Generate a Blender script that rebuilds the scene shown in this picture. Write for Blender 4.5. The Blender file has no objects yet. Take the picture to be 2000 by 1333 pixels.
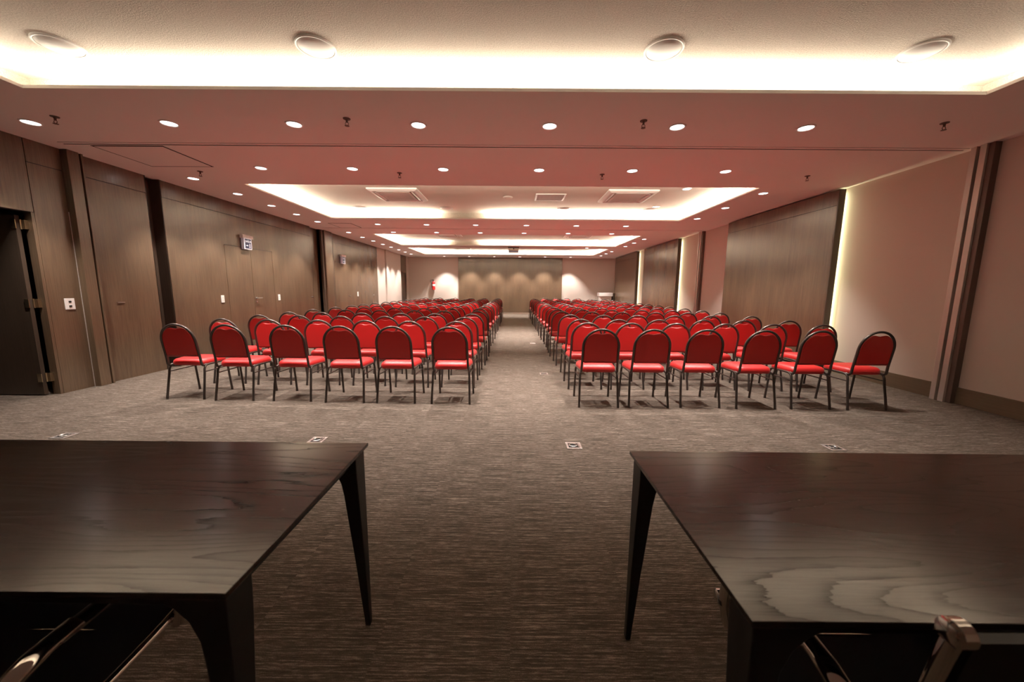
import bpy, bmesh, math, random
from mathutils import Vector, Matrix
random.seed(7)
C = bpy.context.scene.collection
PI = math.pi
ZC, ZT = 3.0, 3.2            # lower ceiling, tray ceiling
XL, XR, YF, YB = -5.6, 5.4, 20.0, -2.4

# ------------------------------------------------------------------ helpers
def box(bm, x0, x1, y0, y1, z0, z1, mi=0):
    v = [bm.verts.new((x, y, z)) for z in (z0, z1) for y in (y0, y1) for x in (x0, x1)]
    for q in ((0, 2, 3, 1), (4, 5, 7, 6), (0, 1, 5, 4), (2, 6, 7, 3), (0, 4, 6, 2), (1, 3, 7, 5)):
        f = bm.faces.new([v[i] for i in q]); f.material_index = mi
    return v

def loft(bm, rings, cap0=True, cap1=True, closed=True, mi=0):
    R = [[bm.verts.new(p) for p in r] for r in rings]
    n = len(R[0])
    for a, b in zip(R, R[1:]):
        for i in range(n if closed else n - 1):
            j = (i + 1) % n
            f = bm.faces.new((a[i], a[j], b[j], b[i])); f.material_index = mi
    if cap0: bm.faces.new(R[0][::-1]).material_index = mi
    if cap1: bm.faces.new(R[-1]).material_index = mi
    return R

def smooth_path(pts, n=6):
    """Catmull-Rom through the points."""
    P = [Vector(p) for p in pts]; P = [2 * P[0] - P[1]] + P + [2 * P[-1] - P[-2]]
    out = []
    for i in range(1, len(P) - 2):
        a, b, c, d = P[i - 1:i + 3]
        for k in range(n):
            t = k / n
            out.append(.5 * ((2 * b) + (c - a) * t + (2 * a - 5 * b + 4 * c - d) * t * t + (3 * b - a - 3 * c + d) * t ** 3))
    out.append(P[-2]); return out

def tube(bm, pts, r, seg=10, flat=1.0, mi=0):
    P = [Vector(p) for p in pts]; N = len(P)
    T = [(P[min(i + 1, N - 1)] - P[max(i - 1, 0)]).normalized() for i in range(N)]
    up = Vector((0, 0, 1)) if abs(T[0].z) < .9 else Vector((1, 0, 0))
    n = (up - T[0] * up.dot(T[0])).normalized()
    rings = []
    for i in range(N):
        n = (n - T[i] * n.dot(T[i])).normalized(); b = T[i].cross(n)
        rr = r[i] if isinstance(r, (list, tuple)) else r
        rings.append([P[i] + n * math.cos(2 * PI * k / seg) * rr * flat + b * math.sin(2 * PI * k / seg) * rr for k in range(seg)])
    loft(bm, rings, mi=mi)

def lathe(bm, prof, seg=24, c=(0, 0, 0), mi=0):
    """profile of (radius, z) turned round the z axis; radius 0 closes an end"""
    rings = []
    for r, z in prof:
        if r < 1e-6: rings.append([bm.verts.new((c[0], c[1], c[2] + z))])
        else: rings.append([bm.verts.new((c[0] + r * math.cos(2 * PI * k / seg), c[1] + r * math.sin(2 * PI * k / seg), c[2] + z)) for k in range(seg)])
    for a, b in zip(rings, rings[1:]):
        for i in range(seg):
            j = (i + 1) % seg
            q = [a[i % len(a)], a[j % len(a)], b[j % len(b)], b[i % len(b)]]
            u = []
            for v in q:
                if v not in u: u.append(v)
            if len(u) > 2: bm.faces.new(u).material_index = mi

def obj(name, bm, mats, parent=None, smooth=False, bevel=0, loc=None, rz=0):
    bmesh.ops.recalc_face_normals(bm, faces=bm.faces)
    me = bpy.data.meshes.new(name); bm.to_mesh(me); bm.free()
    for m in (mats if isinstance(mats, (list, tuple)) else [mats]): me.materials.append(m)
    if smooth:
        for p in me.polygons: p.use_smooth = True
        try: me.set_sharp_from_angle(angle=math.radians(38))
        except Exception: pass
    o = bpy.data.objects.new(name, me); C.objects.link(o)
    if parent: o.parent = parent
    if loc is not None: o.location = loc; o.rotation_euler.z = rz
    if bevel:
        md = o.modifiers.new('bevel', 'BEVEL'); md.width = bevel; md.segments = 2; md.limit_method = 'ANGLE'
    return o

def tag(o, label, cat, group=None):
    o['label'] = label; o['category'] = cat
    if group: o['group'] = group
    return o

def thing(name, label, cat, loc=(0, 0, 0), rz=0, group=None):
    o = bpy.data.objects.new(name, None); C.objects.link(o); o.empty_display_size = .1
    o.location = loc; o.rotation_euler.z = rz
    return tag(o, label, cat, group)

def struct(o):
    o['kind'] = 'structure'; return o

def dup(root, loc, rz, label, group=None):
    r = root.copy(); C.objects.link(r); r.location = loc; r.rotation_euler = (0, 0, rz)
    r['label'] = label
    if group: r['group'] = group
    for ch in list(root.children):
        c = ch.copy(); C.objects.link(c); c.parent = r
        for g in ch.children:
            d = g.copy(); C.objects.link(d); d.parent = c
    return r

# ------------------------------------------------------------------ materials
def mat(name, col=(.5, .5, .5), rough=.5, metal=0., spec=.5, emit=None, es=0., coat=0.):
    m = bpy.data.materials.new(name); m.use_nodes = True
    b = m.node_tree.nodes['Principled BSDF']
    b.inputs['Base Color'].default_value = (*col, 1); b.inputs['Roughness'].default_value = rough
    b.inputs['Metallic'].default_value = metal; b.inputs['Specular IOR Level'].default_value = spec
    b.inputs['Coat Weight'].default_value = coat; b.inputs['Coat Roughness'].default_value = .15
    if emit:
        b.inputs['Emission Color'].default_value = (*emit, 1); b.inputs['Emission Strength'].default_value = es
    return m

class NT:
    def __init__(s, m): s.t = m.node_tree; s.b = s.t.nodes['Principled BSDF']
    def n(s, typ, **kw):
        x = s.t.nodes.new(typ)
        for k, v in kw.items():
            if k in x.inputs: x.inputs[k].default_value = v
            else: setattr(x, k, v)
        return x
    def l(s, a, b): s.t.links.new(a, b)
    def coord(s, scale, rot=(0, 0, 0)):
        tc = s.n('ShaderNodeTexCoord'); mp = s.n('ShaderNodeMapping')
        mp.inputs['Scale'].default_value = scale; mp.inputs['Rotation'].default_value = rot
        s.l(tc.outputs['Object'], mp.inputs['Vector']); return mp.outputs['Vector']
    def noise(s, vec, scale=1., detail=3., rough=.6):
        x = s.n('ShaderNodeTexNoise'); x.inputs['Scale'].default_value = scale
        x.inputs['Detail'].default_value = detail; x.inputs['Roughness'].default_value = rough
        s.l(vec, x.inputs['Vector']); return x.outputs['Fac']
    def ramp(s, fac, stops):
        r = s.n('ShaderNodeValToRGB'); e = r.color_ramp.elements
        while len(e) < len(stops): e.new(.5)
        for el, (p, c) in zip(e, stops): el.position = p; el.color = (*c, 1)
        s.l(fac, r.inputs['Fac']); return r.outputs['Color']
    def bump(s, h, strength, dist=.002):
        b = s.n('ShaderNodeBump'); b.inputs['Strength'].default_value = strength; b.inputs['Distance'].default_value = dist
        s.l(h, b.inputs['Height']); s.l(b.outputs['Normal'], s.b.inputs['Normal'])
    def math(s, op, a, b=None):
        x = s.n('ShaderNodeMath', operation=op)
        for i, v in enumerate((a, b)):
            if v is None: continue
            if isinstance(v, (int, float)): x.inputs[i].default_value = v
            else: s.l(v, x.inputs[i])
        return x.outputs[0]

M = {}
M['paint'] = mat('white_wall_paint', (.58, .505, .45), .75, spec=.25)
t = NT(M['paint']); t.bump(t.noise(t.coord((160, 160, 160))), .12, .001)
M['ceil'] = mat('ceiling_paint', (.80, .755, .73), .8, spec=.2)
M['texceil'] = mat('textured_ceiling_paint', (.70, .62, .54), .85, spec=.2)
t = NT(M['texceil']); v = t.coord((1, 1, 1))
n1 = t.noise(v, 95, 4, .65); t.bump(n1, .9, .008)
t.l(t.ramp(n1, [(.3, (.58, .51, .44)), (.7, (.80, .72, .64))]), t.b.inputs['Base Color'])

def wood(name, c0, c1, axis, rough, bump=.15, scale=1., spec=.5, coat=0.):
    m = mat(name, c0, rough, spec=spec, coat=coat); t = NT(m)
    s = {'z': (38, 38, 1.1), 'x': (1.1, 38, 38), 'y': (38, 1.1, 38)}[axis]
    s2 = {'z': (2.2, 2.2, .22), 'x': (.22, 2.2, 2.2), 'y': (2.2, .22, 2.2)}[axis]
    f = t.noise(t.coord(tuple(k * scale for k in s)), 2.2, 6, .7)
    g = t.noise(t.coord(tuple(k * scale for k in s2)), 1.5, 3, .5)
    h = t.math('ADD', t.math('MULTIPLY', f, .62), t.math('MULTIPLY', g, .38))
    t.l(t.ramp(h, [(.34, c0), (.66, c1)]), t.b.inputs['Base Color'])
    t.bump(f, bump, .0012); return m
M['wall_wood'] = wood('brown_wall_veneer', (.082, .052, .031), (.146, .096, .058), 'z', .27, spec=.95)
M['dark_wood'] = wood('dark_brown_wood', (.048, .032, .022), (.078, .053, .037), 'z', .40)
M['base_wood'] = wood('brown_skirting_wood', (.10, .07, .04), (.15, .105, .065), 'y', .5)

# table top: dark stained oak with cathedral grain
m = M['table'] = mat('dark_stained_oak', (.02, .014, .01), .2, spec=1.); t = NT(m)
geo = t.n('ShaderNodeNewGeometry'); v = geo.outputs['Position']
def tmap(sx, sy, off=0.):
    q = t.n('ShaderNodeMapping'); q.inputs['Scale'].default_value = (sx, sy, 1); q.inputs['Location'].default_value = (off, off * 1.7, 0)
    t.l(v, q.inputs['Vector']); return q.outputs['Vector']
big = t.noise(tmap(.42, 2.9, 3.1), 1.2, 2.5, .42)
wob = t.noise(tmap(5, 60, 1.), 1.3, 3, .6)
rings = t.math('FRACT', t.math('ADD', t.math('MULTIPLY', big, 27.), t.math('MULTIPLY', wob, .55)))
ringl = t.math('POWER', rings, 4.5)
fine = t.noise(tmap(6, 210, 7.), 1.6, 4, .68)
fade = t.noise(tmap(.8, 2.2, 11.), 1., 1, .5)
h = t.math('ADD', t.math('MULTIPLY', t.math('MULTIPLY', ringl, fade), .85), t.math('MULTIPLY', fine, .55))
t.l(t.ramp(h, [(.25, (.026, .016, .011)), (.5, (.013, .008, .006)), (.75, (.004, .003, .003))]), t.b.inputs['Base Color'])
t.l(t.math('ADD', t.math('MULTIPLY', h, .22), .12), t.b.inputs['Roughness'])
t.l(t.ramp(h, [(.25, (.82, .82, .82)), (.52, (.50, .50, .50)), (.80, (.06, .06, .06))]), t.b.inputs['Specular IOR Level'])
t.bump(h, .22, .0006)
M['table_leg'] = mat('black_table_legs', (.007, .0065, .006), .5)

# carpet tiles with broken light threads running across the room
m = M['carpet'] = mat('striped_carpet', (.06, .05, .045), .95, spec=.1); t = NT(m)
tc = t.n('ShaderNodeTexCoord'); sp = t.n('ShaderNodeSeparateXYZ'); t.l(tc.outputs['Object'], sp.inputs[0])
cellx = t.math('FLOOR', t.math('DIVIDE', sp.outputs['X'], .5)); celly = t.math('FLOOR', t.math('DIVIDE', sp.outputs['Y'], .5))
hsh = t.math('FRACT', t.math('MULTIPLY', t.math('SINE', t.math('ADD', t.math('MULTIPLY', cellx, 12.99), t.math('MULTIPLY', celly, 78.23))), 437.58))
def carp(sx, sy, seed):
    cb = t.n('ShaderNodeCombineXYZ')
    t.l(t.math('MULTIPLY', sp.outputs['X'], sx), cb.inputs[0])
    t.l(t.math('ADD', t.math('MULTIPLY', sp.outputs['Y'], sy), t.math('MULTIPLY', hsh, 40.)), cb.inputs[1])
    cb.inputs[2].default_value = seed
    return cb.outputs[0]
lines = t.noise(carp(4.5, 150, 1.), 1., 2, .6)
dash = t.noise(carp(26, 240, 5.), 1., 2, .6)
tuft = t.noise(carp(260, 230, 9.), 1., 1, .5)
hh = t.math('ADD', t.math('ADD', t.math('MULTIPLY', lines, .5), t.math('MULTIPLY', dash, .34)), t.math('MULTIPLY', tuft, .16))
t.l(t.ramp(hh, [(.36, (.046, .036, .027)), (.51, (.096, .076, .060)), (.63, (.30, .24, .20))]), t.b.inputs['Base Color'])
t.bump(t.math('ADD', t.math('MULTIPLY', tuft, .6), t.math('MULTIPLY', hh, .8)), .6, .004)

M['red'] = mat('red_vinyl', (.45, .008, .008), .44, spec=.65)
sb = M['red'].node_tree.nodes['Principled BSDF']; sb.inputs['Sheen Weight'].default_value = .12; sb.inputs['Sheen Roughness'].default_value = .45; sb.inputs['Sheen Tint'].default_value = (1, .55, .5, 1)
t = NT(M['red']); t.bump(t.noise(t.coord((300, 300, 300))), .08, .0008)
M['frame'] = mat('black_brown_tube', (.085, .068, .060), .33, metal=.7, spec=.6)
M['white_pl'] = mat('white_plastic', (.84, .81, .77), .4)
M['cream_pl'] = mat('off_white_plastic', (.68, .62, .56), .5)
M['grille'] = mat('grey_grille', (.56, .48, .44), .6)
M['black_pl'] = mat('black_plastic', (.012, .012, .012), .4)
M['dark_gap'] = mat('dark_gap', (.012, .009, .008), .8)
M['chrome'] = mat('polished_chrome', (.86, .83, .80), .07, metal=1.)
M['steel'] = mat('brushed_steel', (.55, .52, .49), .32, metal=1.)
M['brass'] = mat('brass', (.66, .54, .36), .3, metal=1.)
M['alu'] = mat('pale_aluminium', (.62, .56, .52), .42, metal=.5)
M['bronze'] = mat('dark_bronze', (.13, .085, .07), .45, metal=.3)
M['leather'] = mat('black_sling', (.008, .008, .0085), .42, spec=.35)
M['lamp'] = mat('lit_diffuser', (.9, .9, .9), .5, emit=(1., .95, .93), es=9.)
M['ext_red'] = mat('extinguisher_red', (.55, .02, .02), .3)
M['label_w'] = mat('white_label', (.8, .78, .76), .5)
M['sign_face'] = mat('dark_sign_face', (.012, .016, .045), .35)
M['sign_white'] = mat('sign_white_print', (.85, .85, .88), .5, emit=(.8, .85, 1.), es=.15)
M['sign_case'] = mat('pale_sign_case', (.72, .70, .74), .35, emit=(.75, .78, 1.), es=.06)
M['proj'] = mat('beige_projector_plastic', (.45, .42, .33), .5)
M['blue_pl'] = mat('blue_tinted_lens', (.12, .13, .30), .3)
M['tube_gray'] = mat('grey_floor_box_metal', (.50, .44, .41), .35, metal=.7)

# ------------------------------------------------------------------ camera
def make_camera():
    p, yw, r = math.radians(7.958), math.radians(-.125), math.radians(.469)
    F = Vector((math.sin(yw) * math.cos(p), math.cos(yw) * math.cos(p), -math.sin(p)))
    R0 = Vector((math.cos(yw), -math.sin(yw), 0)); U0 = R0.cross(F)
    R = R0 * math.cos(r) + U0 * math.sin(r); U = -R0 * math.sin(r) + U0 * math.cos(r)
    cam = bpy.data.cameras.new('camera'); o = bpy.data.objects.new('camera', cam); C.objects.link(o)
    o.matrix_world = Matrix(((R.x, U.x, -F.x, 0), (R.y, U.y, -F.y, 0), (R.z, U.z, -F.z, 1.33), (0, 0, 0, 1)))
    cam.sensor_width = 36; cam.lens = 36 * 720 / 2000; cam.clip_start = .02; cam.clip_end = 100
    cam.dof.use_dof = True; cam.dof.focus_distance = 4.6; cam.dof.aperture_fstop = 3.6
    bpy.context.scene.camera = o
make_camera()

# ------------------------------------------------------------------ lights
def area(name, loc, direction, sx, sy, power, col):
    l = bpy.data.lights.new(name, 'AREA'); l.shape = 'RECTANGLE'; l.size = sx; l.size_y = sy
    l.energy = power; l.color = col
    o = bpy.data.objects.new(name, l); C.objects.link(o); o.location = loc
    return o, l
def aim(o, d, xaxis):
    z = -Vector(d).normalized(); x = Vector(xaxis).normalized(); x = (x - z * x.dot(z)).normalized(); y = z.cross(x)
    o.rotation_euler = Matrix((x, y, z)).transposed().to_euler()
COVE = (1., .90, .72)
P_COVE = (9.2, 28., 30., 32.)       # watts per metre
P_DOWN = 255.0
DOWN = (1., .90, .83)

# ------------------------------------------------------------------ room shell
bm = bmesh.new(); box(bm, -9, XR + .2, YB - .2, YF + .2, -.1, 0)
struct(obj('floor', bm, M['carpet']))

TR = [(-4.2, 4.0, .45, 3.4), (-4.41, 4.0, 6.3, 9.23), (-4.37, 3.95, 11.75, 14.7), (-4.37, 3.91, 15.55, 18.45)]
CW = .26      # how far the cove runs back behind its lip
bm = bmesh.new()
ys = YB
def slab(x0, x1, y0, y1): box(bm, x0, x1, y0, y1, ZC, ZC + .012)
for (a, b, c, d) in TR:
    slab(XL - .2, XR + .2, ys, c); slab(XL - .2, a, c, d); slab(b, XR + .2, c, d); ys = d
slab(XL - .2, XR + .2, ys, YF + .2)
for (a, b, c, d) in TR:      # upturned lips
    for q in ((a - .02, b + .02, c - .02, c), (a - .02, b + .02, d, d + .02), (a - .02, a, c, d), (b, b + .02, c, d)):
        box(bm, *q, ZC + .012, ZC + .026)
struct(obj('ceiling', bm, M['ceil']))
for k, (a, b, c, d) in enumerate(TR):
    bm = bmesh.new(); A, B, Cc, D = a - CW, b + CW, c - CW, d + CW
    box(bm, A - .03, B + .03, Cc - .03, D + .03, ZT, ZT + .05)
    for q in ((A - .03, B + .03, Cc - .03, Cc), (A - .03, B + .03, D, D + .03), (A - .03, A, Cc, D), (B, B + .03, Cc, D)):
        box(bm, *q, ZC + .012, ZT)
    struct(obj('ceiling', bm, M['texceil']))
    off = .11; z = ZC + .018
    def strip(x0, x1, y0, y1, inward):
        L = max(x1 - x0, y1 - y0); alongx = (x1 - x0) > (y1 - y0)
        o, l = area('cove_lamp', ((x0 + x1) / 2, (y0 + y1) / 2, z), None, L, .035, P_COVE[k] * L, COVE)
        aim(o, (inward[0] * .12, inward[1] * .12, 1), (1, 0, 0) if alongx else (0, 1, 0))
    strip(a, b, c - off, c - off, (0, 1))
    dead = {1: (-1.9, -.62), 2: (-2.62, -1.25)}.get(k)   # a burnt-out tube in two of the coves
    if dead:
        strip(a, dead[0], d + off, d + off, (0, -1)); strip(dead[1], b, d + off, d + off, (0, -1))
    else: strip(a, b, d + off, d + off, (0, -1))
    strip(a - off, a - off, c, d, (1, 0)); strip(b + off, b + off, c, d, (-1, 0))

# ---- left wall: veneer boards with open joints over a dark backing, doorway, recess, pillars
G = .004
bm = bmesh.new()
def clad(y0, y1, z0, z1, x=XL, th=.02, mi=0): box(bm, x - th, x, y0 + G, y1 - G, z0 + (G if z0 > .01 else 0), z1 - (G if z1 < 2.99 else 0), mi)
DY0, DY1, DH = 3.48, 4.42, 2.155
clad(YB, DY0 - .03, 0, ZC); clad(DY0 - .03, DY1 + .03, DH + .02, ZC); clad(DY1 + .03, 4.80, 0, 2.74); clad(DY1 + .03, 4.80, 2.74, ZC)
clad(5.03, 5.86, 0, 2.74); clad(5.03, 5.86, 2.74, ZC)
clad(6.08, 10.42, 2.74, ZC)
clad(6.08, 7.30, 0, 2.74); clad(7.30 - 2 * G, 8.72 + 2 * G, 2.15, 2.74); clad(8.72, 10.42, 0, 2.74)
clad(11.62, 15.42, 2.74, ZC); clad(11.62, 11.75, 0, 2.74); clad(11.75 - 2 * G, 12.95 + 2 * G, 2.15, 2.74); clad(12.95, 14.1, 0, 2.74)
clad(14.1 - 2 * G, 15.3 + 2 * G, 2.15, 2.74); clad(15.3, 15.42, 0, 2.74)
clad(18.64, 18.72, 0, ZC); clad(18.72, 19.5, 2.15, ZC); clad(19.5, 19.58, 0, ZC)
# backing behind the boards
def back(y0, y1, x=XL - .02, mi=1): box(bm, x - .06, x, y0 + .018, y1 - .018, 0, ZC, mi)
back(YB, DY0); back(DY1 + .03, 5.86); back(6.08, 10.42); back(11.62, 18.64); back(19.58, YF)
box(bm, XL - .08, XL - .02, DY0, DY1 + .03, DH + .02, ZC, 1)
box(bm, XL - .08, XL - .02, 18.64, 19.58, 2.17, ZC, 1)
# recess between boards
for (y0, y1, dp) in ((5.86, 6.08, .17), (10.42, 10.92, .08)):
    box(bm, XL - dp - .03, XL - dp, y0 - .03, y1 + .03, 0, ZC, 2 if y0 < 8 else 0)
    box(bm, XL - dp, XL, y0 - .015, y0, 0, ZC, 2); box(bm, XL - dp, XL, y1, y1 + .015, 0, ZC, 2)
# jamb round the doorway
box(bm, XL - .09, XL, DY1, DY1 + .03, 0, DH + .02, 0); box(bm, XL - .09, XL, DY0 - .03, DY0, 0, DH + .02, 0)
struct(obj('wall_left', bm, [M['wall_wood'], M['dark_gap'], M['dark_wood']]))
# white stretch at the far end of the left wall, with its shallow pier
bm = bmesh.new()
box(bm, XL - .02, XL, 15.42, 18.64, 0, ZC); box(bm, XL - .02, XL, 19.58, YF, 0, ZC); box(bm, XL, XL + .07, 16.35, 16.75, 0, ZC)
struct(obj('wall_left', bm, M['paint']))
# far door niche on the left wall and the lobby behind the open doorway
bm = bmesh.new(); box(bm, XL - .06, XL - .03, 18.72, 19.5, 0, 2.15)
struct(obj('door_4', bm, M['dark_wood']))
bm = bmesh.new()
box(bm, -8.4, -8.3, 1.5, 6.5, 0, ZC); box(bm, -8.3, XL - .08, 5.6, 5.7, 0, ZC); box(bm, -8.3, XL - .08, 2.2, 2.3, 0, ZC); box(bm, -8.4, XL - .08, 1.5, 6.5, ZC, ZC + .05)
struct(obj('wall_lobby', bm, M['dark_wood']))

# pillars (jambs of the folding partition) on the left wall
def pillar_left(y0, y1, d, n):
    bm = bmesh.new()
    box(bm, XL - .02, XL + d, y0, y1 - .10, 0, ZC); box(bm, XL - .02, XL + d * .45, y1 - .10, y1 - .07, 0, ZC)
    box(bm, XL - .02, XL + d * .9, y1 - .07, y1 - .045, 0, ZC); box(bm, XL - .02, XL + d * .3, y1 - .045, y1, 0, ZC)
    return struct(obj('trim_%d' % n, bm, M['dark_wood'] if n != 1 else M['wall_wood'], bevel=.004))
pillar_left(4.80, 5.03, .085, 1)
bm = bmesh.new()      # second pillar: dark return, rounded bright nose, dark return
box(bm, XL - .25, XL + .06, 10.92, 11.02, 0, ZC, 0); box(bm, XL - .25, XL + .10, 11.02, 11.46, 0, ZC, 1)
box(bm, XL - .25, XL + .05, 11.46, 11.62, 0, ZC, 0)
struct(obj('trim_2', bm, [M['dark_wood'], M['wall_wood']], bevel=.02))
bm = bmesh.new(); box(bm, XL, XL + .006, 4.794, 4.799, 0, 2.25)  # thin pale strip standing in for light leaking along the first pillar's edge
struct(obj('trim_3', bm, M['alu']))

# flush doors in the left wall with their levers
def lever(par, y, z, sgn):
    bm = bmesh.new()
    tube(bm, [(.0, 0, 0), (.045, 0, 0), (.052, sgn * .012, 0), (.054, sgn * .12, 0)], .009, 10)
    h = obj('door_handle', bm, M['steel'], par, True, loc=(0, y, z))
    bm = bmesh.new(); tube(bm, [(0, 0, -.075), (.012, 0, -.075)], .017, 16); tube(bm, [(0, 0, 0), (.008, 0, 0)], .024, 16)
    obj('key_rose', bm, M['steel'], h, True)
def flush_pull(par, y, z):
    bm = bmesh.new(); box(bm, 0, .012, -.06, .06, -.009, .009)
    obj('flush_pull', bm, M['steel'], par, bevel=.003, loc=(0, y, z))
def flush_door(n, y0, y1, double):
    o = bpy.data.objects.new('door_%d' % n, None); C.objects.link(o); o.location = (XL, 0, 0); struct(o)
    ym = (y0 + y1) / 2
    for a, b in (((y0, ym), (ym, y1)) if double else ((y0, y1),)):
        bm = bmesh.new(); box(bm, -.02, 0, a + G, b - G, .006, 2.15 - G)
        obj('door_leaf', bm, M['wall_wood'], o)
    return o
d1 = flush_door(1, 7.30, 8.72, True); lever(d1, 8.08, 1.10, 1)
d2 = flush_door(2, 11.75, 12.95, False); flush_pull(d2, 12.72, 1.07)
d3 = flush_door(3, 14.1, 15.3, False); flush_pull(d3, 14.9, 1.07)
o = bpy.data.objects.new('door_5', None); C.objects.link(o); struct(o)       # the open leaf seen through the doorway
bm = bmesh.new(); box(bm, XL - .98, XL - .105, 4.345, 4.385, .012, 2.13)
obj('door_leaf', bm, M['dark_wood'], o)
for z in (2.03, 1.12, .22):
    bm = bmesh.new(); tube(bm, [(XL - .098, 4.385, z - .055), (XL - .098, 4.385, z + .055)], .009, 10)
    box(bm, XL - .150, XL - .098, 4.338, 4.345, z - .05, z + .05); box(bm, XL - .098, XL - .050, 4.385, 4.42, z - .05, z + .05)
    obj('hinge', bm, M['brass'], o, True)

# ---- right wall
bm = bmesh.new(); box(bm, XR, XR + .1, YB, YF, 0, ZC)
struct(obj('wall_right', bm, M['paint']))
bm = bmesh.new(); box(bm, XR - .018, XR, YB, 4.38, 0, .20); box(bm, XR - .018, XR, 4.58, 10.62, 0, .20); box(bm, XR - .018, XR, 11.02, YF, 0, .20)
struct(obj('baseboard_right', bm, M['base_wood'], bevel=.003))
def post_right(y0, n):
    bm = bmesh.new()
    box(bm, XR - .075, XR, y0, y0 + .055, 0, ZC, 1)             # dark face
    box(bm, XR - .10, XR, y0 + .055, y0 + .115, 0, ZC, 0)       # pale strip
    box(bm, XR - .055, XR, y0 + .115, y0 + .150, 0, ZC, 1)      # groove
    box(bm, XR - .10, XR, y0 + .150, y0 + .205, 0, ZC, 0)
    return struct(obj('trim_%d' % n, bm, [M['alu'], M['bronze']], bevel=.003))
post_right(4.36, 4); post_right(10.70, 5)

# ---- far and back walls
bm = bmesh.new(); box(bm, XL - .3, XR + .1, YF, YF + .1, 0, ZC)
struct(obj('wall_far', bm, M['paint']))
bm = bmesh.new(); box(bm, -2.93, 2.60, YF - .06, YF - .03, .10, 2.745); box(bm, -2.93, 2.60, YF - .06, YF - .03, 2.753, ZC - .004); box(bm, -2.80, 2.47, YF - .03, YF - .002, .10, ZC - .01)
tag(obj('wood_panel', bm, M['wall_wood']), 'wide brown veneer panel in the middle of the far end wall', 'wall panel')
bm = bmesh.new(); box(bm, XL, XR, YF - .02, YF, 0, .10)
struct(obj('baseboard_far', bm, M['white_pl']))
bm = bmesh.new(); box(bm, XL - .3, XR + .1, YB - .1, YB, 0, ZC)
struct(obj('wall_back', bm, M['paint']))

# ---- veneer panels standing off the right wall, lit from behind at their near edge
for (y0, y1, lb) in ((6.23, 9.33, 'largest brown veneer panel on the right wall, the nearest one, glowing at its edge'),
                     (12.08, 15.17, 'brown veneer panel on the right wall, the middle one of three'),
                     (16.06, 19.36, 'brown veneer panel on the right wall, the one nearest the far corner')):
    t_ = thing('wood_panel', lb, 'wall panel', (XR, y0, 0), 0, 'backlit veneer panels on the right wall')
    L = y1 - y0
    bm = bmesh.new(); box(bm, -.15, -.09, .02, L, .03, 2.725); box(bm, -.15, -.09, .02, L, 2.731, 2.975)
    obj('veneer_board', bm, M['wall_wood'], t_)
    bm = bmesh.new(); box(bm, -.152, -.05, 0, .02, .03, 2.975)
    obj('edge_strip', bm, M['dark_wood'], t_)
    for q in (.14, L - .2):
        bm = bmesh.new(); box(bm, -.085, 0, q, q + .04, .1, 2.9); obj('mounting_batten', bm, M['dark_wood'], t_)
    o, l = area('edge_lamp', (XR - .045, y0 + .10, 1.5), None, 2.85, .02, 11., (1., .95, .55))
    aim(o, (.25, -1, 0), (0, 0, 1))

# ---- partition tracks across the ceiling
for k, y in ((6, 4.63), (7, 10.64)):
    bm = bmesh.new()
    box(bm, XL + .25, XR - .1, y - .055, y - .012, ZC - .006, ZC, 0); box(bm, XL + .25, XR - .1, y - .012, y + .012, ZC - .002, ZC, 1)
    box(bm, XL + .25, XR - .1, y + .012, y + .030, ZC - .006, ZC, 0)
    struct(obj('trim_%d' % k, bm, [M['ceil'], M['dark_gap']]))

# access panels in the lower ceiling beside the tracks
def access(x0, x1, y0, y1, lb):
    t_ = thing('ceiling_access_panel', lb, 'ceiling panel', ((x0 + x1) / 2, (y0 + y1) / 2, ZC), 0, 'access panels in the ceiling')
    a, b = (x1 - x0) / 2, (y1 - y0) / 2
    bm = bmesh.new(); g = .02
    for q in ((-a, a, -b, -b + g), (-a, a, b - g, b), (-a, -a + g, -b, b), (a - g, a, -b, b)): box(bm, *q, -.003, 0)
    obj('joint', bm, M['dark_gap'], t_)
    bm = bmesh.new(); box(bm, -a + g, a - g, -b + g, b - g, -.004, 0); obj('panel', bm, M['ceil'], t_)
access(-5.08, -4.21, 4.68, 5.44, 'square access panel in the ceiling beside the left wall, nearest the camera')
access(-4.83, -4.23, 9.88, 10.58, 'square access panel in the ceiling beside the left wall, past the large lit tray')

# ------------------------------------------------------------------ ceiling fittings
def make_downlight():
    t_ = thing('downlight', 'x', 'ceiling light')
    bm = bmesh.new(); lathe(bm, [(.066, 0), (.066, -.004), (.072, -.009), (.082, -.008), (.086, 0)])
    obj('trim_ring', bm, M['white_pl'], t_, True)
    bm = bmesh.new(); lathe(bm, [(0, -.005), (.060, -.005), (.066, -.003)])
    obj('diffuser', bm, M['lamp'], t_, True)
    return t_
dl0 = make_downlight(); used = [False]
DG = 'recessed downlights in the ceiling'
def down(x, y, label, z=ZC, p=1.):
    if not used[0]:
        dl0.location = (x, y, z); dl0['label'] = label; dl0['group'] = DG; used[0] = True
    else: dup(dl0, (x, y, z), 0, label, DG)
    l = bpy.data.lights.new('down_lamp', 'SPOT'); l.energy = P_DOWN * p * (1.15 if y < 9.5 else 1.6 if y < 19 else 1.9); l.color = DOWN
    l.spot_size = math.radians(86); l.spot_blend = .62; l.shadow_soft_size = .035
    o = bpy.data.objects.new('down_lamp', l); C.objects.link(o); o.location = (x, y, z - .05)
ORD = ['first', 'second', 'third', 'fourth', 'fifth', 'sixth', 'seventh', 'eighth', 'ninth', 'tenth', 'eleventh', 'twelfth', 'thirteenth',
       'fourteenth', 'fifteenth', 'sixteenth', 'seventeenth', 'eighteenth', 'nineteenth']
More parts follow.
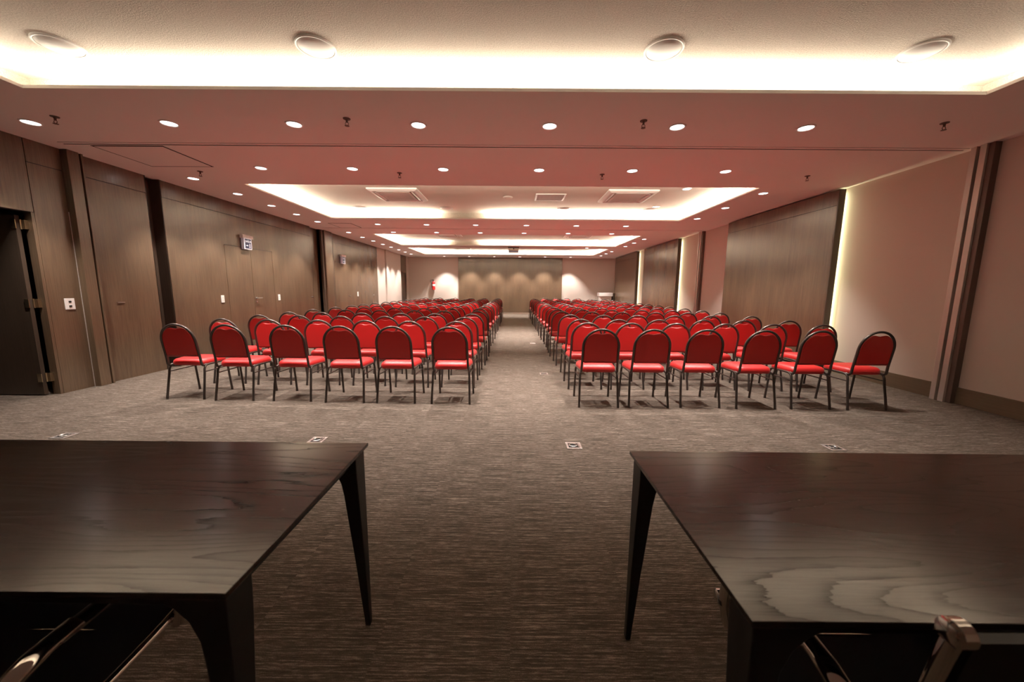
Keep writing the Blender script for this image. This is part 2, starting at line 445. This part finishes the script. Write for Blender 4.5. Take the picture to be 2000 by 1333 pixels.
for i, x in enumerate((-4.99, -3.56, -2.27, -.99, .36, 1.67, 2.99)):
    down(x, 4.06, 'round recessed downlight, %s from the left in the row nearest the camera' % ORD[i])
for i, x in enumerate((-3.57, -2.28, -1.0, .35, 1.66, 2.97)):
    down(x, 5.47, 'round recessed downlight, %s from the left in the row before the large tray' % ORD[i])
for i, x in enumerate((-3.57, -2.29, -1.0, .33, 1.64, 2.94)):
    down(x, 9.99, 'round recessed downlight, %s from the left in the row just past the large tray' % ORD[i])
for i, x in enumerate((-3.59, -2.3, -1.0, .31, 1.62, 2.92)):
    down(x, 11.33, 'round recessed downlight, %s from the left in the row before the second tray' % ORD[i])
for i, x in enumerate((-3.56, -2.27, -.99, .32, 1.62, 2.93)):
    down(x, 19.34, 'round recessed downlight, %s from the left in the row along the far wall' % ORD[i])
for i, y in enumerate((6.0, 6.93, 7.87, 8.75, 9.67, 11.45, 12.48, 13.43, 14.4, 15.35, 16.37, 17.32, 18.3)):
    down(-4.98, y, 'round recessed downlight, %s from the camera in the line along the left wall' % ORD[i], p=.8)
for i, y in enumerate((6.62, 7.76, 8.91, 12.43, 13.44, 14.45, 16.44, 17.43, 18.44)):
    down(4.27, y, 'round recessed downlight, %s from the camera in the line along the right wall' % ORD[i], p=.85)
for i, y in enumerate((7.145, 8.63)):
    down(3.19, y, 'round downlight inside the large lit tray at its right, the %s one' % ('nearer', 'farther')[i], ZT, .7)
down(3.09, 14.2, 'round downlight inside the second lit tray, near its far right corner', ZT, .7)
down(2.93, 15.1, 'round recessed downlight at the right between the second and third lit trays')

def make_speaker():
    t_ = thing('ceiling_speaker', 'x', 'speaker')
    bm = bmesh.new(); lathe(bm, [(.150, 0), (.150, -.010), (.142, -.014), (.134, -.012), (.132, 0)], 40)
    obj('rim', bm, M['white_pl'], t_, True)
    bm = bmesh.new(); lathe(bm, [(.132, -.008), (.118, -.017), (.09, -.024), (.05, -.029), (0, -.030)], 40)
    obj('grille', bm, M['white_pl'], t_, True)
    return t_
SG = 'round speakers in the tray ceilings'
sp0 = make_speaker(); sp0['group'] = SG
for i, (x, n) in enumerate(zip((-3.57, -1.56, 1.16, 3.17), ('leftmost', 'second from left', 'third from left', 'rightmost'))):
    lb = 'round white domed ceiling speaker in the nearest lit tray, %s of four' % n
    if i == 0: sp0.location = (x, 3.17, ZT); sp0['label'] = lb
    else: dup(sp0, (x, 3.17, ZT), 0, lb, SG)
for x, n in zip((-3.59, -1.57, 1.16, 3.17), ('leftmost', 'second from left', 'third from left', 'rightmost')):
    dup(sp0, (x, 8.93, ZT), 0, 'round ceiling speaker at the large lit tray, far edge, %s' % n, SG)

def make_cassette():
    t_ = thing('air_conditioner', 'x', 'air conditioner')
    a, b, g = .475, .34, .30
    bm = bmesh.new()
    def ring(r0, z0, r1, z1):
        P = [[(sx * r, sy * r, z) for sx, sy in ((-1, -1), (1, -1), (1, 1), (-1, 1))] for r, z in ((r0, z0), (r1, z1))]
        loft(bm, P, False, False)
    ring(a, 0, a, -.024); ring(a, -.024, a - .06, -.050); ring(a - .06, -.050, b + .05, -.050); ring(b + .05, -.050, b + .04, -.01); ring(b + .04, -.01, g, -.01)
    obj('fascia', bm, M['white_pl'], t_, bevel=.004)
    bm = bmesh.new()
    box(bm, -g, g, -g, g, -.046, -.004)
    gr = obj('intake_grille', bm, M['cream_pl'], t_, bevel=.006)
    bm = bmesh.new()
    for k in range(13):
        y = -g + .05 + k * (2 * g - .1) / 12
        box(bm, -g + .04, g - .04, y - .008, y + .008, -.049, -.046)
    obj('grille_bars', bm, M['grille'], gr)
    for k in range(4):
        bm = bmesh.new(); box(bm, -b + .03, b - .03, b - .012, b + .03, -.042, -.034)
        for v in bm.verts:
            if v.co.y > b: v.co.z -= .012
        bmesh.ops.rotate(bm, verts=bm.verts, cent=(0, 0, 0), matrix=Matrix.Rotation(k * PI / 2, 3, 'Z'))
        obj('louvre', bm, M['white_pl'], t_)
    return t_
AG = 'ceiling cassette air conditioners'
ac0 = make_cassette(); ac0['group'] = AG
first = True
for (y, where) in ((7.69, 'in the large lit tray'), (13.1, 'in the second lit tray'), (16.95, 'in the farthest lit tray')):
    for x, s in ((-2.3, 'left'), (2.25, 'right')):
        lb = 'square white cassette air conditioner %s, on its %s side' % (where, s)
        if first: ac0.location = (x, y, ZT); ac0['label'] = lb; first = False
        else: dup(ac0, (x, y, ZT), 0, lb, AG)

t_ = thing('air_vent', 'small rectangular grey air vent with pale frame in the large lit tray', 'vent', (.73, 7.83, ZT))
bm = bmesh.new()
for q in ((-.30, .30, -.27, -.235), (-.30, .30, .235, .27), (-.30, -.265, -.235, .235), (.265, .30, -.235, .235)): box(bm, *q, -.018, 0)
obj('frame', bm, M['white_pl'], t_, bevel=.003)
bm = bmesh.new(); box(bm, -.265, .265, -.235, .235, -.006, 0)
for k in range(16):
    x = -.25 + k * .0333; box(bm, x - .006, x + .006, -.235, .235, -.014, -.004)
obj('slats', bm, M['grille'], t_)
t_ = thing('smoke_detector', 'small round white detector beside the air vent in the large lit tray', 'detector', (-.125, 7.855, ZT))
bm = bmesh.new(); lathe(bm, [(.10, 0), (.10, -.012), (.085, -.022), (.078, -.020)], 32); obj('base_ring', bm, M['white_pl'], t_, True)
bm = bmesh.new(); lathe(bm, [(.080, -.016), (.06, -.034), (.03, -.044), (0, -.046)], 32); obj('sensor_cap', bm, M['cream_pl'], t_, True)

def make_sprinkler():
    t_ = thing('ceiling_sprinkler', 'x', 'sprinkler')
    bm = bmesh.new(); lathe(bm, [(.036, 0), (.034, -.006), (.014, -.010), (.010, -.02), (.010, -.036), (0, -.036)], 16); obj('body', bm, M['bronze'], t_, True)
    bm = bmesh.new(); tube(bm, [(-.009, 0, -.034), (-.018, 0, -.05), (-.006, 0, -.066)], .003, 6); tube(bm, [(.009, 0, -.034), (.018, 0, -.05), (.006, 0, -.066)], .003, 6)
    lathe(bm, [(0, -.065), (.022, -.066), (.022, -.069), (0, -.070)], 16); obj('deflector', bm, M['bronze'], t_, True)
    return t_
KG = 'sprinkler heads on the ceiling'
s0 = make_sprinkler(); s0['group'] = KG; first = True
for y, row in ((3.93, 'in the row nearest the camera'), (5.65, 'in the row past the ceiling track')):
    for x, n in zip((-4.58, -1.67, 1.28, 4.26), ('leftmost', 'second from left', 'third from left', 'rightmost')):
        lb = 'small dark sprinkler head %s, %s of four' % (row, n)
        if first: s0.location = (x, y, ZC); s0['label'] = lb; first = False
        else: dup(s0, (x, y, ZC), 0, lb, KG)

# ceiling projector
t_ = thing('projector', 'beige projector hanging from the ceiling between the far lit trays', 'projector', (0, 15.1, ZC))
bm = bmesh.new(); box(bm, -.22, .22, -.16, .16, -.03, 0); tube(bm, [(0, 0, -.03), (0, 0, -.09)], .03, 12); obj('ceiling_mount', bm, M['bronze'], t_, bevel=.004)
bm = bmesh.new(); box(bm, -.20, .20, -.15, .15, -.20, -.085); b_ = obj('body', bm, M['proj'], t_, bevel=.015)
bm = bmesh.new(); box(bm, -.19, .19, -.155, -.148, -.195, -.150); obj('front_grille', bm, M['blue_pl'], b_)

# ------------------------------------------------------------------ things on the walls
def plate(loc, w, h, label, rows, axis, name='switch_plate', cat='switch', group='switch and socket plates on the left wall'):
    t_ = thing(name, label, cat, loc, 0, group)
    bm = bmesh.new(); box(bm, 0, .010, -w / 2, w / 2, -h / 2, h / 2); obj('cover', bm, M['white_pl'], t_, bevel=.003)
    for z in rows:
        bm = bmesh.new(); box(bm, .010, .015, -w * .14, w * .14, z - .011, z + .011); obj('rocker', bm, M['cream_pl' if len(rows) < 2 or w < .09 else 'black_pl'], t_, bevel=.002)
plate((XL, 4.655, 1.105), .105, .14, 'white plate with two dark rockers beside the open doorway', (-.028, .028), 'x')
plate((XL, 7.13, 1.105), .075, .14, 'small white switch plate left of the closed double door', (-.025, .025), 'x')
plate((XL, 8.86, 1.10), .075, .14, 'small white switch plate right of the closed double door', (-.03, .03), 'x')
plate((XL, 13.38, 1.125), .09, .16, 'small white switch plate on the far veneer wall between two flush pulls', (-.03, .03), 'x')
t_ = thing('flush_pull', 'thin steel pull on the veneer wall just past the first pillar', 'pull handle', (XL, 5.27, 1.10))
bm = bmesh.new(); box(bm, 0, .004, -.05, .05, -.016, .016); obj('backplate', bm, M['wall_wood'], t_)
bm = bmesh.new(); box(bm, .004, .012, -.05, .05, -.005, .006); obj('lip', bm, M['steel'], t_, bevel=.002)
t_ = thing('door_knob', 'small dark knob low on the veneer wall before the second pillar', 'knob', (XL, 10.28, 1.08))
bm = bmesh.new(); tube(bm, [(0, 0, 0), (.03, 0, 0)], .010, 12); obj('stem', bm, M['bronze'], t_, True)
bm = bmesh.new(); tube(bm, [(.028, 0, 0), (.034, 0, 0), (.05, 0, 0), (.055, 0, 0)], [.014, .024, .024, .014], 14); obj('grip', bm, M['bronze'], t_, True)

def text_mesh(s, size, mat_, parent, loc):
    cu = bpy.data.curves.new('t', 'FONT'); cu.body = s; cu.size = size; cu.align_x = 'CENTER'; cu.extrude = .0015
    tmp = bpy.data.objects.new('t', cu); C.objects.link(tmp)
    dg = bpy.context.evaluated_depsgraph_get(); me = bpy.data.meshes.new_from_object(tmp.evaluated_get(dg))
    bpy.data.objects.remove(tmp); bpy.data.curves.remove(cu)
    me.materials.clear(); me.materials.append(mat_)
    # text faces +x, reading towards +y
    me.transform(Matrix(((0, 0, 1, 0), (1, 0, 0, 0), (0, 1, 0, 0), (0, 0, 0, 1))))
    o = bpy.data.objects.new('lettering', me); C.objects.link(o); o.parent = parent; o.location = loc
    return o
def exit_sign(y, z, label):
    t_ = thing('exit_sign', label, 'exit sign', (XL, y, z), 0, 'exit signs above the left wall doors')
    bm = bmesh.new(); box(bm, 0, .07, -.13, .18, .10, .165); obj('lamp_housing', bm, M['white_pl'], t_, bevel=.006)
    bm = bmesh.new(); box(bm, .01, .075, -.115, .115, -.125, .10); c_ = obj('sign_case', bm, M['sign_case'], t_, bevel=.008)
    bm = bmesh.new(); box(bm, .075, .078, -.088, .088, -.105, .085); obj('sign_face', bm, M['sign_face'], c_)
    text_mesh('SAÍDA', .062, M['sign_white'], c_, (.080, 0, .018))
    bm = bmesh.new()         # arrow and running figure under the word
    box(bm, .078, .080, -.07, -.025, -.052, -.040)
    v = [bm.verts.new(p) for p in ((.079, -.028, -.066), (.079, -.028, -.026), (.079, -.004, -.046))]; bm.faces.new(v)
    tube(bm, [(.079, .045, -.012), (.081, .045, -.012)], .010, 10)
    for q in (((.0785, .045, -.024), (.0785, .038, -.055)), ((.0785, .038, -.055), (.0785, .060, -.070), (.0785, .052, -.092)), ((.0785, .038, -.055), (.0785, .022, -.090)), ((.0785, .043, -.032), (.0785, .066, -.046)), ((.0785, .043, -.032), (.0785, .022, -.044))):
        tube(bm, q, .0032, 6)
    obj('pictogram', bm, M['sign_white'], c_)
exit_sign(7.86, 2.235, 'lit dark and white SAÍDA exit sign above the nearer closed door')
exit_sign(12.24, 2.24, 'lit dark and white SAÍDA exit sign on the farther veneer wall')

# fire extinguisher on the far wall
t_ = thing('fire_extinguisher', 'red fire extinguisher hanging on the white far wall at left', 'fire extinguisher', (-4.25, YF - .11, 1.28))
bm = bmesh.new(); lathe(bm, [(0, 0), (.07, 0), (.082, .015), (.082, .36), (.07, .41), (.035, .44), (.028, .46), (0, .46)], 24); cy = obj('cylinder', bm, M['ext_red'], t_, True)
bm = bmesh.new(); lathe(bm, [(.0835, .20), (.0835, .30)], 24); obj('paper_label', bm, M['label_w'], cy, True)
bm = bmesh.new(); lathe(bm, [(0, .45), (.025, .45), (.025, .50), (0, .50)], 14); box(bm, -.09, .03, -.012, .012, .50, .515); box(bm, -.09, .02, -.012, .012, .53, .545); obj('valve', bm, M['black_pl'], t_)
bm = bmesh.new(); tube(bm, smooth_path([(-.02, -.02, .48), (-.13, -.03, .52), (-.17, -.03, .44), (-.12, -.04, .38), (-.095, -.03, .30), (-.095, -.03, .12)]), .011, 8); obj('hose', bm, M['black_pl'], t_, True)
bm = bmesh.new(); box(bm, -.03, .03, .085, .11, .36, .44); obj('wall_bracket', bm, M['steel'], t_)

# white lectern in the far right corner
t_ = thing('lectern', 'white lectern with curved front ledge in the far right corner', 'lectern', (4.80, 19.45, 0))
bm = bmesh.new(); box(bm, -.30, .30, -.18, .22, .04, 1.02); obj('body', bm, M['white_pl'], t_, bevel=.01)
bm = bmesh.new(); box(bm, -.34, .34, -.22, .26, 0, .04); obj('plinth', bm, M['white_pl'], t_, bevel=.006)
bm = bmesh.new()
arc = [(-.36 + .72 * k / 16, -.20 - .10 * math.sin(PI * k / 16)) for k in range(17)]
ringp = arc + [(.36, .24), (-.36, .24)]
loft(bm, [[(x, y, z) for x, y in ringp] for z in (1.02, 1.20)]); obj('curved_ledge', bm, M['white_pl'], t_, bevel=.012)
bm = bmesh.new(); box(bm, .37, .42, -.20, .24, .0, 1.18); obj('side_board', bm, M['dark_wood'], t_, bevel=.006)

# floor boxes
def make_floorbox():
    t_ = thing('floor_box', 'x', 'floor outlet')
    bm = bmesh.new()
    for q in ((-.065, .065, -.065, -.045), (-.065, .065, .045, .065), (-.065, -.045, -.045, .045), (.045, .065, -.045, .045)): box(bm, *q, 0, .006)
    obj('frame', bm, M['tube_gray'], t_, bevel=.002)
    bm = bmesh.new(); box(bm, -.045, .045, -.045, .045, .0, .003); obj('base', bm, M['dark_gap'], t_)
    bm = bmesh.new()
    lathe(bm, [(.036, .003), (.036, .010), (.030, .012), (.026, .008), (.026, .003)], 20, (-.005, 0, 0)); box(bm, .034, .043, -.04, .04, .003, .010)
    obj('lid', bm, M['steel'], t_, True)
    return t_
FG = 'metal outlets set in the carpet'
f0 = make_floorbox(); f0['group'] = FG; first = True
for x, y, lb in ((.531, 3.02, 'square metal floor outlet in the open carpet before the aisle'), (-1.713, 3.09, 'square metal floor outlet just past the left table edge'),
                 (-3.997, 3.13, 'square metal floor outlet at the far left of the carpet, toward the doorway'), (2.771, 3.03, 'square metal floor outlet just past the right table edge'),
                 (.50, 5.75, 'small metal floor outlet in the aisle beside the right chair block, nearer one'), (.50, 9.1, 'small metal floor outlet farther along the aisle beside the right block')):
    if first: f0.location = (x, y, 0); f0['label'] = lb; first = False
    else: dup(f0, (x, y, 0), 0, lb, FG)

# ------------------------------------------------------------------ banquet chairs
def ring_scale(pts, s, c): return [(c[0] + (x - c[0]) * s, c[1] + (y - c[1]) * s) for x, y in pts]
def inset(pts, d):
    """move an outline inwards by d along its normals"""
    n = len(pts); out = []
    for i in range(n):
        a, b, c = Vector(pts[i - 1]), Vector(pts[i]), Vector(pts[(i + 1) % n])
        t = (c - a).normalized(); out.append((b.x - t.y * d, b.y + t.x * d))
    return out
def rounded_poly(corners, n=7):
    """corners: (x, y, radius), counter-clockwise"""
    out = []; N = len(corners)
    for i in range(N):
        p = Vector(corners[i][:2]); r = corners[i][2]
        a = (Vector(corners[i - 1][:2]) - p).normalized(); b = (Vector(corners[(i + 1) % N][:2]) - p).normalized()
        half = a.angle(b) / 2; dist = r / math.tan(half); s, e = p + a * dist, p + b * dist
        for k in range(n + 1):
            t = k / n; q = (1 - t) ** 2 * s + 2 * t * (1 - t) * p + t * t * e; out.append((q.x, q.y))
    return out
def make_chair():
    t_ = thing('banquet_chair', 'x', 'chair')
    # seat cushion
    out = rounded_poly([(-.198, -.175, .085), (.198, -.175, .085), (.225, .20, .09), (-.225, .20, .09)])
    bm = bmesh.new(); cen = (0, .02)
    R = [(inset(out, .030), .394), (inset(out, .010), .397), (out, .412), (inset(out, .001), .434), (inset(out, .009), .455), (inset(out, .028), .470), (inset(out, .058), .478), (ring_scale(inset(out, .058), .5, cen), .482)]
    loft(bm, [[(x, y, z) for x, y in r] for r, z in R])
    obj('seat', bm, M['red'], t_, True)
    # backrest cushion: flat bottom, round shoulders, a dip that leaves the hand gap
    yb = lambda z: -.192 - (z - .42) * .172
    W, zb = .186, .512
    top = []
    for k in range(33):
        a = PI * k / 32; x = .186 * math.cos(a); z = .70 + .180 * math.sin(a)
        z -= .030 * math.exp(-(x / .058) ** 2); top.append((x, z))
    o2 = [(-W + .012, zb), (W - .012, zb), (W, zb + .012), (W + .001, .60)] + top + [(-W - .001, .60), (-W, zb + .012)]
    bm = bmesh.new(); c2 = (0, .68)
    def P(pts, d): return [(x, yb(z) + d, z) for x, z in pts]
    R = [P(inset(o2, .020), -.011), P(inset(o2, .008), -.010), P(inset(o2, .001), -.003), P(o2, .004), P(inset(o2, .004), .018), P(inset(o2, .016), .030), P(ring_scale(inset(o2, .016), .6, c2), .038)]
    loft(bm, R); obj('backrest', bm, M['red'], t_, True)
    # hoop round the backrest
    r = .0135; pts = []
    side = [(.203, -.135, .408), (.2035, -.168, .402), (.2035, -.19, .412), (.202, -.199, .436), (.200, yb(.50), .50), (.199, yb(.60), .60)]
    right = smooth_path(side, 4)[:-1]
    arch = [(.199 * math.cos(PI * k / 28), 0, .70 + .200 * math.sin(PI * k / 28)) for k in range(29)]
    arch = [Vector((x, yb(z), z)) for x, _, z in arch]
    left = [Vector((-p.x, p.y, p.z)) for p in right][::-1]
    bm = bmesh.new(); tube(bm, right + [Vector((.199, yb(.60), .60))] + arch + [Vector((-.199, yb(.60), .60))] + left, r, 10, 1.0)
    obj('back_frame', bm, M['frame'], t_, True)
    # legs
    for s in (-1, 1):
        bm = bmesh.new(); p = smooth_path([(s * .206, -.10, .405), (s * .208, -.145, .397), (s * .211, -.172, .362), (s * .214, -.186, .28), (s * .222, -.236, .012)], 5)
        tube(bm, p, .0125, 10); tube(bm, [(s * .222, -.236, .0), (s * .2215, -.2325, .03)], .0135, 10)
        obj('leg', bm, M['frame'], t_, True)
    for s in (-1, 1):
        bm = bmesh.new(); p = smooth_path([(s * .206, .10, .405), (s * .208, .150, .397), (s * .210, .176, .362), (s * .211, .186, .28), (s * .214, .214, .012)], 5)
        tube(bm, p, .0125, 10); tube(bm, [(s * .214, .214, .0), (s * .214, .2115, .03)], .0135, 10)
        obj('leg', bm, M['frame'], t_, True)
    bm = bmesh.new()
    for s in (-1, 1):
        tube(bm, [(s * .206, -.10, .405), (s * .206, .10, .405)], .0125, 10)
        tube(bm, [(s * .212, -.178, .325), (s * .2105, .182, .325)], .007, 8)
    for y in (-.09, .09): tube(bm, [(-.206, y, .405), (.206, y, .405)], .008, 8)
    obj('seat_frame', bm, M['frame'], t_, True)
    return t_
ch0 = make_chair(); cu = [False]
CG = 'red banquet chairs set out in two blocks'
def chair(x, y, rz, label):
    if not cu[0]: ch0.location = (x, y, 0); ch0.rotation_euler.z = rz; ch0['label'] = label; ch0['group'] = CG; cu[0] = True
    else: dup(ch0, (x, y, 0), rz, label, CG)
XLc = (-.717, -1.357, -1.96, -2.592, -3.281, -3.897)
XRc = (.99, 1.56, 2.157, 2.776, 3.402, 4.035)
rowsL = [4.40, 5.15, 5.90, 6.66, 7.52, 8.46, 9.33]
while rowsL[-1] < 17.6: rowsL.append(rowsL[-1] + .85)
rowsR = [4.31, 5.07, 5.70, 6.62, 7.53, 8.33]
while rowsR[-1] < 17.3: rowsR.append(rowsR[-1] + .85)
def seat_words(j): return 'on the aisle' if j == 0 else ('at the wall end' if j == 5 else ORD[j] + ' from the aisle')
first_row_dy = {'left': (-.01, .0, 0, .04, .045, .09), 'right': (0, .005, .02, -.005, 0, -.01)}
for side, xs, rows in (('left', XLc, rowsL), ('right', XRc, rowsR)):
    for i, y in enumerate(rows):
        rw = 'nearest row' if i == 0 else ('farthest row' if i == len(rows) - 1 else ORD[i] + ' row from the tables')
        for j, x in enumerate(xs):
            k = 1 + .0045 * (y - 4.3) if (j > 2) else 1.
            jx, jy, ja = (random.uniform(-.02, .02), random.uniform(-.025, .025), random.uniform(-.035, .035)) if i else (0, first_row_dy[side][j], random.uniform(-.02, .02))
            if side == 'left' and i: jy += .02 * j - .04
            chair(x * k + jx, y + jy, ja, 'red banquet chair, %s block, %s, %s' % (side, rw, seat_words(j)))
for j, x in enumerate((1.63, 2.2, 2.78, 3.36)):
    chair(x, 19.0, PI + random.uniform(-.05, .05), 'red banquet chair turned round behind the right block, %s from the aisle' % ORD[j])

# ------------------------------------------------------------------ head tables
def make_table(label, x0, x1, y0, y1):
    t_ = thing('table', label, 'table', ((x0 + x1) / 2, (y0 + y1) / 2, 0), 0, 'dark tables in the foreground')
    a, b = (x1 - x0) / 2, (y1 - y0) / 2
    bm = bmesh.new()
    loft(bm, [[(sx * (a - i), sy * (b - i), z) for sx, sy in ((-1, -1), (1, -1), (1, 1), (-1, 1))] for i, z in ((.035, .722), (.0, .738), (.0, .749), (.0012, .75))])
    obj('tabletop', bm, M['table'], t_)
    for sx in (-1, 1):
        for sy in (-1, 1):
            bm = bmesh.new(); rings = []
            for z, wx, wy in ((0, .020, .022), (.30, .037, .042), (.58, .054, .066), (.63, .060, .071), (.675, .078, .074), (.705, .105, .075), (.7255, .145, .075)):
                ox, oy = sx * (a - .012), sy * (b - .012)
                q = [(ox, oy), (ox - sx * wx, oy), (ox - sx * wx, oy - sy * wy), (ox, oy - sy * wy)]
                rings.append([(x, y, z) for x, y in q])
            loft(bm, rings); obj('leg', bm, M['table_leg'], t_, bevel=.003)
    bm = bmesh.new()
    for s in (-1, 1):
        box(bm, -a + .1, a - .1, s * (b - .05) - .012, s * (b - .05) + .012, .690, .7235)
        box(bm, s * (a - .05) - .012, s * (a - .05) + .012, -b + .08, b - .08, .690, .7235)
    obj('apron', bm, M['table_leg'], t_)
    return t_
make_table('dark stained wood table at the left foreground with black tapered legs', -2.345, -.545, .628, 1.328)
make_table('dark wood table at the right foreground with curved pale grain, black legs', .43, 2.23, .580, 1.278)

# ------------------------------------------------------------------ office chairs tucked under the tables
def make_office(label, x, y, rz):
    t_ = thing('office_chair', label, 'chair', (x, y, 0), rz, 'black sling office chairs at the tables')
    w = .262
    prof = smooth_path([(.225, .445), (.20, .452), (.10, .438), (-.05, .428), (-.16, .435), (-.215, .475), (-.245, .56), (-.265, .68), (-.285, .80), (-.297, .868)], 4)
    # prof as (y, z): seat from front to back, then up the backrest
    def sling(lo, hi, name):
        bm = bmesh.new(); pr = prof[lo:hi]; rings = []
        ws = [-w + .012 + (2 * w - .024) * k / 10 for k in range(11)]
        for th in (0,):
            up = []; dn = []
            for (yy, zz) in [(p.x, p.y) for p in pr]:
                up.append([(xx, yy, zz - (.012 if zz < .6 else 0.) * (1 - (xx / w) ** 2)) for xx in ws]); 
            T = []
            for i in range(len(pr)):
                d = (pr[min(i + 1, len(pr) - 1)] - pr[max(i - 1, 0)]).normalized(); T.append((-d.y, d.x))
            for i, r in enumerate(up): dn.append([(p[0], p[1] + T[i][0] * .014, p[2] + T[i][1] * .014) for p in r])
            rings = [u + d[::-1] for u, d in zip(up, dn)]
        loft(bm, rings); return obj(name, bm, M['leather'], t_, True)
    n = len(prof); cut = 19
    sling(0, cut, 'seat'); sling(cut - 1, n, 'backrest')
    for s in (-1, 1):
        bm = bmesh.new()
        tube(bm, [(s * w, p.x, p.y - .004) for p in prof], .011, 10)
        for p in (prof[0], prof[-1]): tube(bm, [(s * (w + .012), p.x, p.y), (s * (w + .009), p.x, p.y), (s * (w - .009), p.x, p.y), (s * (w - .012), p.x, p.y)], [.013, .019, .019, .013], 20)
        obj('side_rail', bm, M['chrome'], t_, True)
        # arm: flat front post, black pad, polished rear knuckle joining the back
        bm = bmesh.new(); tube(bm, smooth_path([(s * (w + .014), .155, .42), (s * (w + .026), .160, .50), (s * (w + .014), .150, .585), (s * (w + .005), .11, .612)], 5), .018, 12, .75)
        ap = obj('arm_post', bm, M['chrome'], t_, True)
        bm = bmesh.new(); tube(bm, [(s * (w + .023), .163, .478), (s * (w + .024), .165, .490)], .0205, 12, .8); obj('collar', bm, M['black_pl'], ap, True)
        bm = bmesh.new(); tube(bm, smooth_path([(s * (w + .005), .125, .615), (s * (w + .004), .05, .622), (s * (w + .002), -.03, .620), (s * w, -.05, .618)], 4), .021, 12, .55); arm = obj('arm_pad', bm, M['leather'], t_, True)
        bm = bmesh.new()
        for e in (-1, 1): tube(bm, [(s * (w + .005) + e * .021, .12, .618), (s * (w + .003) + e * .021, .03, .625), (s * w + e * .021, -.085, .617)], .0016, 6)
        obj('piping', bm, M['steel'], arm)
        bm = bmesh.new(); tube(bm, smooth_path([(s * w, -.045, .622), (s * (w - .004), -.115, .612), (s * (w - .008), -.17, .585), (s * (w - .004), -.215, .548), (s * w, -.243, .535)], 5), [.0215] * 5 + [.023] * 6 + [.021] * 5 + [.017] * 5, 14, .62)
        tube(bm, [(s * (w - .045), -.225, .552), (s * (w + .02), -.225, .552)], .012, 12)
        obj('arm_knuckle', bm, M['chrome'], t_, True)
    bm = bmesh.new()
    for y_, z_ in ((.12, .418), (-.12, .412)): tube(bm, [(-w, y_, z_), (w, y_, z_)], .012, 10)
    box(bm, -.07, .07, -.13, .13, .385, .41); obj('under_frame', bm, M['chrome'], t_)
    bm = bmesh.new(); lathe(bm, [(0, .09), (.028, .09), (.028, .24), (.020, .245), (.020, .39), (0, .39)], 18); obj('gas_column', bm, M['black_pl'], t_, True)
    bm = bmesh.new(); lathe(bm, [(0, .075), (.045, .075), (.05, .10), (.04, .125), (0, .125)], 20)
    for k in range(5):
        a = 2 * PI * k / 5 + .80; d = Vector((math.cos(a), math.sin(a), 0)); nrm = Vector((-d.y, d.x, 0)); rg = []
        for r_, hw, z0, z1 in ((.03, .026, .078, .12), (.16, .020, .078, .108), (.30, .013, .075, .092)):
            c = d * r_; rg.append([c - nrm * hw + Vector((0, 0, z0)), c + nrm * hw + Vector((0, 0, z0)), c + nrm * hw * .5 + Vector((0, 0, z1)), c - nrm * hw * .5 + Vector((0, 0, z1))])
        loft(bm, rg)
    st = obj('star_base', bm, M['chrome'], t_, bevel=.002)
    for k in range(5):
        a = 2 * PI * k / 5 + .80; d = Vector((math.cos(a), math.sin(a), 0)); nrm = Vector((-d.y, d.x, 0)); c = d * .30
        bm = bmesh.new()
        for s in (-1, 1): tube(bm, [c + nrm * s * .008 + Vector((0, 0, .028)), c + nrm * s * .026 + Vector((0, 0, .028))], .028, 16)
        tube(bm, [c + Vector((0, 0, .03)), c + Vector((0, 0, .078))], .007, 8); obj('caster', bm, M['black_pl'], st, True)
    return t_
make_office('black office chair with chrome arms tucked under the left table', -1.185, .735, 0)
make_office('black office chair with chrome rails tucked under the right table', .875, .745, 0)

# ------------------------------------------------------------------ world and view
w = bpy.data.worlds.new('world'); bpy.context.scene.world = w; w.use_nodes = True
w.node_tree.nodes['Background'].inputs['Color'].default_value = (0, 0, 0, 1); w.node_tree.nodes['Background'].inputs['Strength'].default_value = 0
sc = bpy.context.scene
sc.view_settings.view_transform = 'Standard'; sc.view_settings.look = 'None'
sc.view_settings.exposure = 0.; sc.view_settings.gamma = 1.; sc.view_settings.use_curve_mapping = False
sc.cycles.use_denoising = True
sc.cycles.max_bounces = 8; sc.cycles.diffuse_bounces = 5; sc.cycles.glossy_bounces = 4
sc.cycles.sample_clamp_indirect = 6.
